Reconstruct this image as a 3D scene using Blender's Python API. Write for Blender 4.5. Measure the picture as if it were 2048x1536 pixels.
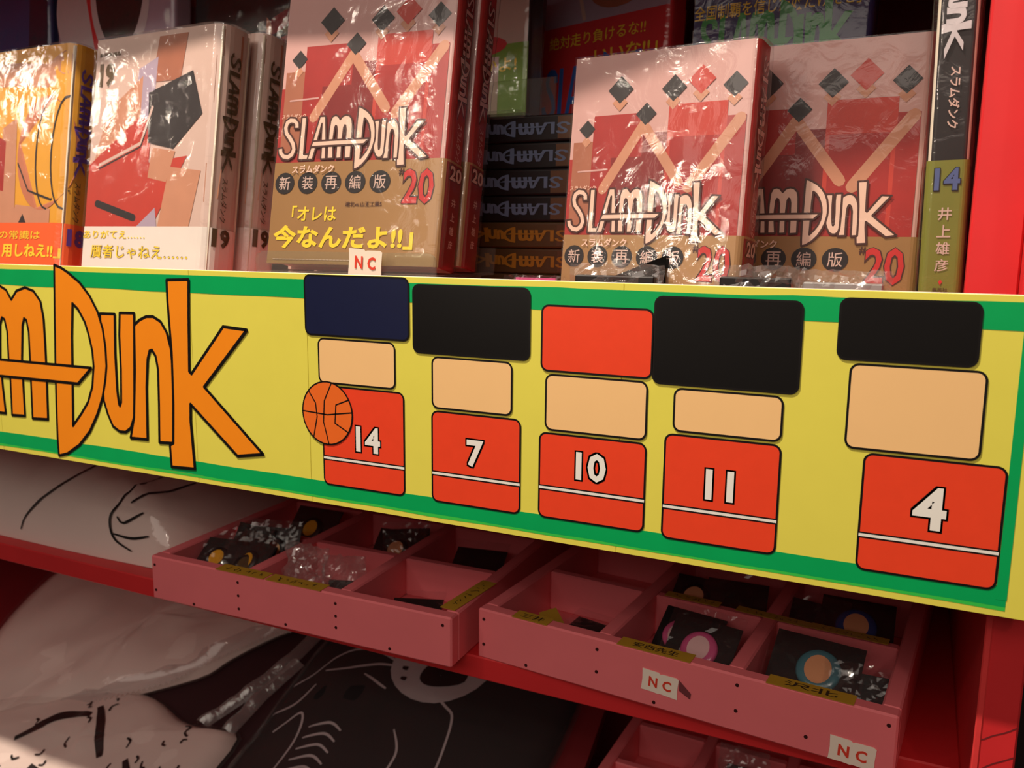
import bpy, math, random
from mathutils import Vector, Matrix, noise
from mathutils.geometry import tessellate_polygon
from mathutils.bvhtree import BVHTree
for o in list(bpy.data.objects): bpy.data.objects.remove(o)
random.seed(7)
scn = bpy.context.scene
COL = scn.collection
Z0 = 1.25                                   # eye height above the shop floor; heights below are relative to it
# ------------------------------------------------------------------ camera
cd = bpy.data.cameras.new('camera'); cam = bpy.data.objects.new('camera', cd); COL.objects.link(cam)
right = Vector((0.9043, 0.4267, 0.0096)); up = Vector((-0.0784, 0.1440, 0.9865)); back = right.cross(up)
M = Matrix((right.normalized(), up.normalized(), back.normalized())).transposed().to_4x4()
M.translation = Vector((0, -0.445, Z0)); cam.matrix_world = M
cd.sensor_width = 36; cd.lens = 36*1724/2048; cd.clip_start = 0.01
cd.dof.use_dof = True; cd.dof.focus_distance = 0.50; cd.dof.aperture_fstop = 15
scn.camera = cam
# ------------------------------------------------------------------ light
w = bpy.data.worlds.new('shop_ambience'); scn.world = w; w.use_nodes = True
w.node_tree.nodes['Background'].inputs[0].default_value = (1.0, 0.74, 0.62, 1)
w.node_tree.nodes['Background'].inputs[1].default_value = 0.055
def spot(name, loc, target, power, radius, angle, col=(1, .86, .70), blend=.5):
    l = bpy.data.lights.new(name, 'SPOT'); l.energy = power; l.shadow_soft_size = radius
    l.spot_size = math.radians(angle); l.spot_blend = blend; l.color = col
    o = bpy.data.objects.new(name, l); COL.objects.link(o)
    o.location = (loc[0], loc[1], loc[2]+Z0)
    d = Vector(target)-Vector(loc); o.rotation_euler = d.to_track_quat('-Z', 'Y').to_euler()
    return o
spot('ceiling_spot_key', (-.65, -.58, 1.45), (-.3, .0, -.1), 168, .025, 75)
spot('right_end_fill_spot', (-1.2, -1.5, 1.2), (.085, .05, .09), 24, .04, 8)  # added narrow spot that brightens the red trim at the right end
spot('ceiling_spot_track_1', (.75, -1.9, 1.15), (-.1, .05, .08), 9, .045, 24)
spot('ceiling_spot_track_2', (-1.3, -1.7, 1.15), (-.4, .05, .08), 9, .045, 24)
spot('glare_lamp_1', (-1.07, -1.6, .43), (-.12, .06, 0.02), 15, .08, 9)  # added lamp, mirrored as glare in the wrap of a volume 20 comic
spot('glare_lamp_2', (-2.2, -.85, .69), (-.62, .05, 0.1), 10, .07, 9)  # added lamp for the glare on the yellow volume 18 wrap
spot('glare_lamp_3', (-2.2, -1.5, 1.04), (-.38, .29, 0.19), 16, .09, 7)  # added lamp for the glare on the green-banded comic in the back row
al = bpy.data.lights.new('ceiling_fill', 'AREA'); al.shape = 'RECTANGLE'; al.size = 2.6; al.size_y = 1.6; al.energy = 23; al.color = (1, .84, .72)  # added soft frontal fill, standing in for the shop ceiling
ao = bpy.data.objects.new('ceiling_fill', al); COL.objects.link(ao); ao.location = (-.2, -2.2, 1.4+Z0)
ao.rotation_euler = (Vector((-.2, 0, -.1))-Vector((-.2, -2.2, 1.4))).to_track_quat('-Z', 'Y').to_euler()
vs = scn.view_settings; vs.view_transform = 'Standard'; vs.look = 'None'; vs.gamma = 1; vs.exposure = 0.0; vs.use_curve_mapping = False

# ------------------------------------------------------------------ materials
def lin(c):
    return tuple((x/255/12.92 if x/255 <= .04045 else ((x/255+.055)/1.055)**2.4) for x in c)
MATS = {}
def mat(name, rgb, rough=.5, var=.06, scale=60, coat=0, bump=0, metal=0, spec=.5):
    if name in MATS: return MATS[name]
    m = bpy.data.materials.new(name); m.use_nodes = True; nt = m.node_tree; b = nt.nodes['Principled BSDF']
    c = lin(rgb)
    tc = nt.nodes.new('ShaderNodeTexCoord'); nz = nt.nodes.new('ShaderNodeTexNoise'); nz.inputs['Scale'].default_value = scale; nz.inputs['Detail'].default_value = 4
    nt.links.new(tc.outputs['Object'], nz.inputs['Vector'])
    mx = nt.nodes.new('ShaderNodeMix'); mx.data_type = 'RGBA'
    mx.inputs[6].default_value = tuple(x*(1-var) for x in c)+(1,); mx.inputs[7].default_value = tuple(min(1, x*(1+var)) for x in c)+(1,)
    nt.links.new(nz.outputs['Fac'], mx.inputs[0]); nt.links.new(mx.outputs[2], b.inputs['Base Color'])
    b.inputs['Roughness'].default_value = rough; b.inputs['Metallic'].default_value = metal; b.inputs['Specular IOR Level'].default_value = spec
    b.inputs['Coat Weight'].default_value = coat; b.inputs['Coat Roughness'].default_value = .12
    if bump:
        bp = nt.nodes.new('ShaderNodeBump'); bp.inputs['Strength'].default_value = bump; bp.inputs['Distance'].default_value = .001
        nt.links.new(nz.outputs['Fac'], bp.inputs['Height']); nt.links.new(bp.outputs[0], b.inputs['Normal'])
    MATS[name] = m; return m
def film(name, base=.045, edge=.5, haze=0., rough=.1, bump=.4, scale=70, tint=(1, 1, 1)):
    m = bpy.data.materials.new(name); m.use_nodes = True; nt = m.node_tree; nt.nodes.clear()
    out = nt.nodes.new('ShaderNodeOutputMaterial'); tr = nt.nodes.new('ShaderNodeBsdfTransparent'); gl = nt.nodes.new('ShaderNodeBsdfGlossy')
    tr.inputs[0].default_value = tint+(1,)
    gl.inputs['Roughness'].default_value = rough
    lw = nt.nodes.new('ShaderNodeLayerWeight'); lw.inputs[0].default_value = .5
    pw = nt.nodes.new('ShaderNodeMath'); pw.operation = 'POWER'; pw.inputs[1].default_value = 4
    ma = nt.nodes.new('ShaderNodeMath'); ma.operation = 'MULTIPLY_ADD'; ma.inputs[1].default_value = edge; ma.inputs[2].default_value = base
    nt.links.new(lw.outputs['Facing'], pw.inputs[0]); nt.links.new(pw.outputs[0], ma.inputs[0])
    tc = nt.nodes.new('ShaderNodeTexCoord'); nz = nt.nodes.new('ShaderNodeTexNoise'); nz.inputs['Scale'].default_value = scale; nz.inputs['Detail'].default_value = 5
    nz.inputs['Distortion'].default_value = 1.2
    nt.links.new(tc.outputs['Object'], nz.inputs['Vector'])
    bp = nt.nodes.new('ShaderNodeBump'); bp.inputs['Strength'].default_value = bump; bp.inputs['Distance'].default_value = .002
    nt.links.new(nz.outputs['Fac'], bp.inputs['Height']); nt.links.new(bp.outputs[0], gl.inputs['Normal'])
    mx = nt.nodes.new('ShaderNodeMixShader'); nt.links.new(ma.outputs[0], mx.inputs[0]); nt.links.new(tr.outputs[0], mx.inputs[1]); nt.links.new(gl.outputs[0], mx.inputs[2])
    last = mx
    if haze:
        df = nt.nodes.new('ShaderNodeBsdfDiffuse'); df.inputs[0].default_value = (.8, .72, .7, 1)
        m2 = nt.nodes.new('ShaderNodeMixShader'); m2.inputs[0].default_value = haze
        nt.links.new(mx.outputs[0], m2.inputs[1]); nt.links.new(df.outputs[0], m2.inputs[2]); last = m2
    nt.links.new(last.outputs[0], out.inputs[0]); MATS[name] = m; return m
C = dict(
 yellow=mat('banner_yellow', (236, 226, 92), .35, .03, coat=.2), green=mat('banner_green', (0, 172, 92), .35, .10, 40, coat=.2),
 green2=mat('banner_light_green', (60, 205, 80), .35, .05, coat=.2),
 orange=mat('banner_orange', (255, 146, 26), .35, .04, coat=.2), ink=mat('black_ink', (14, 10, 10), .4, .1),
 scarlet=mat('marker_red', (244, 72, 40), .35, .05, 150, coat=.2), peach=mat('marker_peach', (252, 204, 142), .35, .02, coat=.2),
 navy=mat('marker_navy', (22, 28, 62), .35, .1, coat=.2), black=mat('marker_black', (12, 10, 10), .35, .1, coat=.2), white=mat('marker_white', (245, 242, 235), .4, .02),
 ball=mat('ball_orange', (243, 112, 40), .35, .05, coat=.2),
 board=mat('banner_board', (235, 225, 205), .6), seam=mat('sheet_edge', (150, 140, 90), .6),
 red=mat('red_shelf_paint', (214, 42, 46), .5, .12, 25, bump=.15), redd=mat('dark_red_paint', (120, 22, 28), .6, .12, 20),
 ply=mat('red_plywood_edge', (226, 58, 58), .6, .15, 60, bump=.4), groove=mat('plywood_groove', (110, 20, 25), .8),
 pink=mat('pink_tray_paint', (240, 122, 128), .5, .06, 30, bump=.1), screw=mat('screw_head', (70, 28, 30), .5, .1, metal=.5),
 tape=mat('yellow_masking_tape', (184, 142, 40), .6, .08), pen=mat('pen_strokes', (60, 40, 20), .7), sticker=mat('white_sticker', (246, 232, 216), .6, .03), nc=mat('red_pen', (226, 62, 40), .6),
 paper=mat('book_pages', (226, 214, 194), .8, .08, 200), card=mat('black_card', (16, 13, 14), .5, .1), silver=mat('silver_card', (190, 190, 190), .3, .05, metal=.6),
 cpink=mat('cover_blush', (208, 160, 154), .45, .03), cred=mat('cover_red', (164, 34, 30), .45, .25, 45), cred2=mat('cover_deep_red', (128, 22, 22), .45, .2, 50), cred3=mat('cover_warm_red', (192, 56, 42), .45, .12, 60),
 skin=mat('cover_tan', (200, 138, 108), .45, .12, 60), skin2=mat('cover_brown', (168, 100, 74), .45, .15, 60), hair=mat('cover_charcoal', (40, 32, 34), .45, .15, 80),
 gold=mat('gold_band', (164, 122, 76), .35, .12, 25, metal=.15), cream=mat('title_cream', (236, 198, 178), .45, .03), outline=mat('title_brown', (70, 30, 24), .5),
 tyel=mat('slogan_yellow', (250, 214, 50), .45, .03), tred=mat('numeral_red', (198, 40, 40), .45, .05), brown=mat('olive_brown', (82, 58, 26), .45, .08),
 cwhite=mat('cover_white', (212, 180, 168), .45, .03), lilac=mat('cover_lilac', (176, 156, 176), .5, .08),
 cyel=mat('cover_yellow', (228, 160, 44), .45, .08), oband=mat('orange_band', (246, 98, 40), .45, .05), purple=mat('title_purple', (92, 52, 158), .45, .05), tanball=mat('cover_ball_brown', (196, 116, 84), .45, .12, 70),
 wband=mat('white_band', (236, 224, 216), .45, .04), rband=mat('red_band', (214, 44, 50), .45, .08), bband=mat('blue_band', (46, 50, 110), .45, .08), blue=mat('title_blue', (50, 110, 200), .45, .06), tgreen=mat('title_green', (50, 170, 80), .45),
 dark=mat('spine_black', (26, 18, 20), .45, .15), olive=mat('spine_olive', (122, 124, 46), .45, .08), steel=mat('numeral_steel', (84, 100, 150), .45), lgrey=mat('title_grey', (206, 200, 204), .45),
 dgold=mat('stack_gold', (84, 58, 28), .5, .12, 40), sblue=mat('stack_letter_blue', (100, 116, 146), .5), sgold=mat('stack_letter_gold', (168, 116, 28), .5), sband=mat('stack_band', (96, 64, 38), .5, .1),
 shirt=mat('white_cotton', (236, 214, 206), .85, .05, 20, bump=.3), shirtd=mat('black_cotton', (22, 17, 20), .85, .2, 30, bump=.3), shirtm=mat('maroon_cotton', (52, 14, 20), .85, .2, 30, bump=.3), chalk=mat('white_print', (190, 176, 178), .8),
 floor=mat('shop_floor', (90, 70, 62), .5, .1, 4), grass=mat('band_green', (130, 168, 60), .45, .06), bblue=mat('cover_blue', (44, 66, 130), .5, .1), teal=mat('badge_teal', (76, 128, 140), .3, .05, coat=.5), bpink=mat('badge_pink', (214, 90, 140), .3, .05, coat=.5), bpale=mat('badge_pale_pink', (240, 196, 196), .3, .05, coat=.5), btan=mat('badge_tan', (232, 164, 120), .3, .05, coat=.5), byel=mat('badge_yellow', (226, 160, 40), .3, .05, coat=.5),
)
F_WRAP = film('shrink_wrap', .05, .5, .015, .09, .35, 55)
F_BAG = film('clear_bag', .05, .5, .006, .06, .22, 40)
F_SBAG = film('shirt_bag', .06, .5, .02, .06, .7, 28)
F_ACR = film('clear_acrylic', .06, .8, .05, .03, .05, 10, (.93, .97, .92))

# ------------------------------------------------------------------ helpers
def mesh(name, vs_, fs, mats, parent=None, mi=None, smooth=False, loc=None):
    me = bpy.data.meshes.new(name); me.from_pydata(vs_, [], fs); 
    for m in (mats if isinstance(mats, (list, tuple)) else [mats]): me.materials.append(m)
    if mi: me.polygons.foreach_set('material_index', mi)
    if smooth: me.polygons.foreach_set('use_smooth', [True]*len(fs))
    me.update()
    o = bpy.data.objects.new(name, me); COL.objects.link(o)
    if parent: o.parent = parent
    if loc: o.location = loc
    return o
def boxvf(x0, x1, y0, y1, z0, z1, b=0):
    if not b:
        v = [(x, y, z) for z in (z0, z1) for y in (y0, y1) for x in (x0, x1)]
        return v, [(0, 2, 3, 1), (4, 5, 7, 6), (0, 1, 5, 4), (2, 6, 7, 3), (0, 4, 6, 2), (1, 3, 7, 5)]
    v = []; idx = {}
    for k, z in enumerate((z0, z1)):
        for j, y in enumerate((y0, y1)):
            for i, x in enumerate((x0, x1)):
                sx, sy, sz = (1 if i == 0 else -1), (1 if j == 0 else -1), (1 if k == 0 else -1)
                idx[i, j, k] = len(v)
                v += [(x, y+sy*b, z+sz*b), (x+sx*b, y, z+sz*b), (x+sx*b, y+sy*b, z)]
    g = lambda i, j, k, a: idx[i, j, k]+a
    f = []
    for i in (0, 1): q = [g(i, 0, 0, 0), g(i, 1, 0, 0), g(i, 1, 1, 0), g(i, 0, 1, 0)]; f.append(q if i else q[::-1])
    for j in (0, 1): q = [g(0, j, 0, 1), g(1, j, 0, 1), g(1, j, 1, 1), g(0, j, 1, 1)]; f.append(q[::-1] if j else q)
    for k in (0, 1): q = [g(0, 0, k, 2), g(1, 0, k, 2), g(1, 1, k, 2), g(0, 1, k, 2)]; f.append(q if k else q[::-1])
    for j in (0, 1):
        for k in (0, 1): f.append([g(0, j, k, 1), g(1, j, k, 1), g(1, j, k, 2), g(0, j, k, 2)])
    for i in (0, 1):
        for k in (0, 1): f.append([g(i, 0, k, 0), g(i, 1, k, 0), g(i, 1, k, 2), g(i, 0, k, 2)])
    for i in (0, 1):
        for j in (0, 1): f.append([g(i, j, 0, 0), g(i, j, 1, 0), g(i, j, 1, 1), g(i, j, 0, 1)])
    for t in idx.values(): f.append([t, t+1, t+2])
    return v, f
def box(name, b6, m, parent=None, bev=.0008):
    v, f = boxvf(*b6, b=bev); return mesh(name, v, f, m, parent)
def tag(o, label, cat, group=None, kind=None):
    if label: o['label'] = label
    if cat: o['category'] = cat
    if group: o['group'] = group
    if kind: o['kind'] = kind
    return o
def struct(o, label=None, cat=None):
    o['kind'] = 'structure'
    if label: o['label'] = label
    if cat: o['category'] = cat
    return o
def empty(name, loc, rz=0, mw=None):
    o = bpy.data.objects.new(name, None); COL.objects.link(o); o.empty_display_size = .02
    if mw is not None: o.matrix_world = mw
    else: o.location = (loc[0], loc[1], loc[2]+Z0); o.rotation_euler = (0, 0, math.radians(rz))
    return o
_tc = {}
def text_tris(s, bold=0.):
    k = (s, bold)
    if k in _tc: return _tc[k]
    cu = bpy.data.curves.new('t', 'FONT'); cu.body = s; cu.size = 1; cu.resolution_u = 2; cu.offset = bold; cu.align_x = 'LEFT'
    o = bpy.data.objects.new('t', cu); COL.objects.link(o)
    dg = bpy.context.evaluated_depsgraph_get(); me = o.evaluated_get(dg).to_mesh()
    v = [(p.co.x, p.co.y) for p in me.vertices]; f = [tuple(p.vertices) for p in me.polygons]
    o.evaluated_get(dg).to_mesh_clear(); bpy.data.objects.remove(o); bpy.data.curves.remove(cu)
    if not v: v = [(0, 0)]
    x0 = min(p[0] for p in v); x1 = max(p[0] for p in v); y0 = min(p[1] for p in v); y1 = max(p[1] for p in v)
    _tc[k] = ([((p[0]-x0)/max(1e-6, x1-x0), (p[1]-y0)/max(1e-6, y1-y0)) for p in v], f, (x1-x0)/max(1e-6, y1-y0)); return _tc[k]
LAY = 0.00007
class Print:                                  # flat print: polygons laid on a surface, each on its own ink layer
    def __init__(s): s.v = []; s.f = []; s.m = []; s.mats = []
    def mi(s, m):
        if m not in s.mats: s.mats.append(m)
        return s.mats.index(m)
    def raw(s, pts, faces, m, lay):
        n = len(s.v); s.v += [(p[0], p[1], lay) for p in pts]; k = s.mi(m)
        for f in faces: s.f.append(tuple(i+n for i in f)); s.m.append(k)
    def poly(s, pts, m, lay=1, hole=None):
        loops = [[Vector((p[0], p[1], 0)) for p in pts]]
        allp = list(pts)
        if hole: loops.append([Vector((p[0], p[1], 0)) for p in hole]); allp += list(hole)
        s.raw(allp, tessellate_polygon(loops), m, lay)
    def line(s, pts, wd, m, lay=2, closed=False, taper=False):
        n = len(pts); seg = n if closed else n-1
        for i in range(seg):
            a = Vector(pts[i][:2]); b = Vector(pts[(i+1) % n][:2]); d = b-a
            if d.length < 1e-7: continue
            q = Vector((-d.y, d.x)).normalized()*wd/2
            s.raw([a+q, a-q, b-q, b+q], [(0, 1, 2, 3)], m, lay)
        for i in range(n):
            c = Vector(pts[i][:2]); s.raw([c+Vector((math.cos(t), math.sin(t)))*wd/2 for t in [k*math.pi/4 for k in range(8)]], [tuple(range(8))], m, lay+.15)
    def ell(s, cx, cy, rx, ry, m, lay=1, n=20, rot=0):
        cr, sr = math.cos(rot), math.sin(rot)
        s.raw([(cx+rx*math.cos(t)*cr-ry*math.sin(t)*sr, cy+rx*math.cos(t)*sr+ry*math.sin(t)*cr) for t in [2*math.pi*k/n for k in range(n)]], [tuple(range(n))], m, lay)
    def rrect(s, x0, y0, x1, y1, r, m, lay=1, ol=None, olw=0):
        P = []
        for cx, cy, a0 in ((x1-r, y1-r, 0), (x0+r, y1-r, 90), (x0+r, y0+r, 180), (x1-r, y0+r, 270)):
            for i in range(7): a = math.radians(a0+15*i); P.append((cx+r*math.cos(a), cy+r*math.sin(a)))
        s.raw(P, [tuple(range(len(P)))], m, lay)
        if ol: s.line(P, olw, ol, lay+.4, True)
    def text(s, t, x, y, h, m, lay=2, w=None, rot=0, bold=.012, anchor='l'):
        v, f, asp = text_tris(t, bold); w = w or h*asp
        ox = {'l': 0, 'c': -w/2, 'r': -w}[anchor]
        cr, sr = math.cos(math.radians(rot)), math.sin(math.radians(rot))
        P = [((p[0]*w+ox)*cr-(p[1]*h)*sr+x, (p[0]*w+ox)*sr+(p[1]*h)*cr+y) for p in v]
        s.raw(P, f, m, lay)
    def logo(s, x, y, sx, sy, fill, ol, olw, lay=2, rot=0, shear=True, letters=None):
        cr, sr = math.cos(math.radians(rot)), math.sin(math.radians(rot))
        def T(p):
            u, v = p
            if shear: u = u-.076*v-.027
            u *= sx; v *= sy
            return (u*cr-v*sr+x, u*sr+v*cr+y)
        for i, k in enumerate(letters or ORDER):
            hole = [T(p) for p in LOGO[k+'h']] if k+'h' in LOGO else None
            P = [T(p) for p in LOGO[k]]
            l = lay+i*.6
            s.poly(P, fill, l, hole)
            if ol:
                s.line(P, olw, ol, l+.2, True)
                if hole: s.line(hole, olw, ol, l+.2, True)
    def build(s, name, parent, fmap):
        return mesh(name, [fmap(*p) for p in s.v], s.f, s.mats, parent, s.m)

# hand-lettered title: letter outlines, measured on the sign, in units of the height of the big D
LOGO = {'D': [(0.027, 0.0), (0.076, -0.013), (0.121, -0.034), (0.203, -0.083), (0.269, -0.148), (0.317, -0.223), (0.345, -0.307), (0.356, -0.4), (0.354, -0.495), (0.34, -0.565), (0.311, -0.655), (0.265, -0.747), (0.2, -0.843), (0.115, -0.924), (0.019, -0.981), (-0.049, -1.0), (-0.049, -0.906), (-0.038, -0.721), (-0.024, -0.539), (0.0, -0.272)],
 'Dh': [(0.14, -0.189), (0.177, -0.216), (0.22, -0.279), (0.243, -0.346), (0.26, -0.423), (0.262, -0.501), (0.242, -0.608), (0.202, -0.691), (0.145, -0.758), (0.077, -0.827), (0.087, -0.71), (0.103, -0.53), (0.118, -0.353)],
 'bar': [(-0.86, -0.522), (-0.467, -0.515), (0.245, -0.511), (0.139, -0.6), (-0.479, -0.605), (-0.90, -0.612)],
 'm': [(-0.327, -0.188), (-0.281, -0.141), (-0.211, -0.121), (-0.147, -0.137), (-0.1, -0.188), (-0.087, -0.276), (-0.09, -0.409), (-0.096, -0.544), (-0.114, -0.811), (-0.236, -0.818), (-0.223, -0.599), (-0.217, -0.498), (-0.21, -0.353), (-0.221, -0.291), (-0.238, -0.283), (-0.256, -0.32), (-0.283, -0.503), (-0.29, -0.651), (-0.296, -0.81), (-0.401, -0.815), (-0.389, -0.612), (-0.39, -0.51), (-0.382, -0.362), (-0.396, -0.295), (-0.416, -0.286), (-0.434, -0.319), (-0.46, -0.515), (-0.459, -0.664), (-0.453, -0.81), (-0.572, -0.812), (-0.561, -0.578), (-0.544, -0.371), (-0.518, -0.204), (-0.479, -0.134), (-0.414, -0.117), (-0.362, -0.139)],
 'u': [(0.334, -0.232), (0.435, -0.23), (0.421, -0.422), (0.418, -0.611), (0.424, -0.68), (0.43, -0.69), (0.441, -0.669), (0.454, -0.505), (0.458, -0.335), (0.471, -0.223), (0.568, -0.22), (0.553, -0.413), (0.535, -0.627), (0.523, -0.74), (0.497, -0.795), (0.459, -0.82), (0.417, -0.822), (0.371, -0.799), (0.34, -0.74), (0.318, -0.672), (0.318, -0.515)],
 'n': [(0.565, -0.279), (0.602, -0.252), (0.649, -0.233), (0.694, -0.231), (0.742, -0.253), (0.777, -0.301), (0.799, -0.381), (0.803, -0.48), (0.794, -0.647), (0.779, -0.842), (0.688, -0.848), (0.7, -0.655), (0.707, -0.486), (0.696, -0.421), (0.675, -0.393), (0.658, -0.398), (0.641, -0.441), (0.623, -0.577), (0.608, -0.842), (0.492, -0.846), (0.525, -0.74), (0.552, -0.498)],
 'k': [(0.796, -0.054), (0.934, -0.048), (0.922, -0.229), (0.909, -0.48), (0.922, -0.491), (1.131, -0.257), (1.27, -0.265), (0.998, -0.547), (1.338, -0.833), (1.184, -0.859), (0.906, -0.637), (0.901, -0.72), (0.912, -0.954), (0.761, -0.962), (0.758, -0.853), (0.781, -0.842), (0.796, -0.646), (0.803, -0.397), (0.794, -0.154)],
 'A': [(-0.73, -.12), (-.62, -.12), (-.60, -.50), (-.605, -.815), (-.70, -.815), (-.69, -.62), (-.80, -.62), (-.865, -.815), (-.97, -.815), (-.87, -.52)], 'Ah': [(-.69, -.24), (-.70, -.52), (-.775, -.52)],
 'L': [(-1.10, -.12), (-1.00, -.12), (-1.045, -.73), (-.93, -.73), (-.90, -.815), (-1.16, -.815)]}
def stroke_outline(path, wd):
    L, R = [], []
    for i, p in enumerate(path):
        a = Vector(path[max(0, i-1)]); b = Vector(path[min(len(path)-1, i+1)]); d = (b-a).normalized(); q = Vector((-d.y, d.x))*wd/2
        L.append(tuple(Vector(p)+q)); R.append(tuple(Vector(p)-q))
    return L+R[::-1]
LOGO['S'] = stroke_outline([(-1.20, -.30), (-1.20, -.22), (-1.25, -.17), (-1.33, -.16), (-1.40, -.20), (-1.43, -.28), (-1.41, -.37), (-1.33, -.46), (-1.27, -.55), (-1.25, -.64), (-1.29, -.72), (-1.37, -.765), (-1.46, -.75), (-1.52, -.69), (-1.53, -.61)], .10)
ORDER = ['S', 'L', 'A', 'm', 'u', 'D', 'n', 'k', 'bar']

# ------------------------------------------------------------------ the shelf unit (setting)
def sbox(name, b6, m, label, cat, bev=.001):
    v, f = boxvf(*b6, b=bev); o = mesh(name, v, f, m); o.location.z = Z0; return struct(o, label, cat)
fl = mesh('floor', [(-2.5, -3, 0), (2, -3, 0), (2, 1.2, 0), (-2.5, 1.2, 0)], [(0, 1, 2, 3)], C['floor']); struct(fl)
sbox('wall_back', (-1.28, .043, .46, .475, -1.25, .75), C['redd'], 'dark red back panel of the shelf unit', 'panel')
sbox('dark_backdrop', (-2.5, 2.0, .49, .51, -1.25, 1.4), mat('backdrop_dark', (34, 24, 24), .8, .1, 5), 'dark backdrop added behind the shelf unit', 'wall')  # added dark sheet, keeps the gap past the side panel black
sp = sbox('wall_right', (.043, .0615, .020, .475, -1.25, .75), C['red'], 'red plywood side panel at the right end', 'panel')
gp = Print()
zz = -.66
gr = []
for i in range(26):
    z = -.66+i*.0165; gr.append(z)
for z in gr:
    gp.line([(.0445+.016*t/6, z+.011*t/6+random.uniform(-.0006, .0006)) for t in range(7)], .0007, C['groove'], 1)
gp.build('plywood_grain', sp, lambda a, b, l: (a, .020-LAY*(l+1), b))
v, f = boxvf(.0425, .0458, .0193, .0220, -.9, -.173, b=.0006); mesh('edge_strip', v, f, C['ply'], sp)
sbox('wall_left', (-1.30, -1.28, .02, .475, -1.25, .75), C['red'], 'red side panel at the left end', 'panel')
sbox('shelf_board_top', (-1.28, .043, -.035, .46, .30, .32), C['red'], 'unseen red shelf board above the books, brought forward for shade', 'shelf board')  # unseen board, front edge pushed out so that it shades the books
sbox('shelf_board_middle', (-1.28, .043, .012, .46, -.078, -.060), C['red'], 'red shelf board carrying the books', 'shelf board')
sbox('shelf_board_lower', (-1.28, .043, .075, .46, -.3155, -.298), C['red'], 'red shelf board under the pink trays', 'shelf board')
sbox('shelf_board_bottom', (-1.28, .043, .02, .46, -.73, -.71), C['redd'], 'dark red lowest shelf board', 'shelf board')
tag(box('display_step', (-1.2, -.245, .012, .112, -.060+Z0, -.0400+Z0), C['red'], None), 'low red wooden step under the left comic books', 'step')
sbox('trim_1', (.0199, .0428, .036, .050, -.059, .299), C['red'], 'red vertical trim board beside the volume 14 comic', 'trim')
sbox('trim_2', (.0428, .110, .002, .0195, -.010, .60), C['red'], 'red front trim board at the right end above the sign', 'trim')
# sloped board for packed shirts
KS = 1.15
def slp(x, y, h=0):
    y = min(y, .335); return (x*KS, (y+.445)*KS-.445-.482*h, (-.56+.55*(y-.03))*KS+.876*h+Z0)
sv = [slp(x, y, h) for h in (-.012, 0) for x, y in ((-1.10, -.02), (-.235, -.02), (-.235, .335), (-1.10, .335))]
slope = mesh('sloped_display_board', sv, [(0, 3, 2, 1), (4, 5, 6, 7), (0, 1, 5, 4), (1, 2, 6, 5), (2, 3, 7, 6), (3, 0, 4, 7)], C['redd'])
tag(slope, 'dark red sloped board under the bagged shirts', 'display board')

# ------------------------------------------------------------------ the painted sign
sign = empty('painted_sign', (-.45, 0, -.172))
tag(sign, 'long yellow painted sign with green stripes and orange title lettering', 'sign')
SX, SZ = .45, .172
def smap(a, b, l): return (a+SX, -.0032-LAY*(l+1), b+SZ)
ZT, ZB = -.0215, -.1715
v, f = boxvf(-1.20+SX, .0605+SX, -.0012, .0016, ZB+SZ, ZT+SZ, b=.0003); mesh('backing_board', v, f, C['board'], sign)
cuts = [-1.20, -1.085, -.874, -.6632, -.4525, -.353, -.1423, .0603]
for a, b in zip(cuts, cuts[1:]):
    v, f = boxvf(a+.00012+SX, b-.00012+SX, -.0032, -.0012, ZB+SZ+.0002, ZT+SZ-.0002, b=.00015); mesh('sheet', v, f, C['yellow'], sign)
xs = [-1.195+i*(1.2425/60) for i in range(61)]
def wob(x, s): return .0012*noise.noise(Vector((x*14, s, 0)))+.0005*noise.noise(Vector((x*60, s, 3)))
st = Print()
def stripe(top, bot, m, s, lay):
    st.raw([(x, top+wob(x, s)) for x in xs]+[(x, bot+wob(x, s+5)) for x in xs], [(i, i+1, 62+i, 61+i) for i in range(60)], m, lay)
stripe(-.0252, -.0372, C['green'], 1, 1); stripe(-.1560, -.1662, C['green'], 9, 1); stripe(-.1655, -.1678, C['green2'], 12, .6)
st.raw([(.0432, -.026), (.0478, -.026), (.0478, -.163), (.0432, -.163)], [(0, 3, 2, 1)], C['green'], 2)
st.build('green_stripes', sign, smap)
LX, LZ, LH = -.58972, -.02097, .14746
names = {'bar': 'crossbar'}
for i, k in enumerate(ORDER):
    pr = Print(); pr.logo(LX, LZ, LH, LH, C['orange'], C['ink'], .0022, 3+i*.7, 0, False, [k])
    o = pr.build(names.get(k, 'letter'), sign, smap)
    if k == 'bar': o['label'] = 'orange crossbar running through the lettering'
    else: o['label'] = 'orange letter ' + k.upper()
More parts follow.
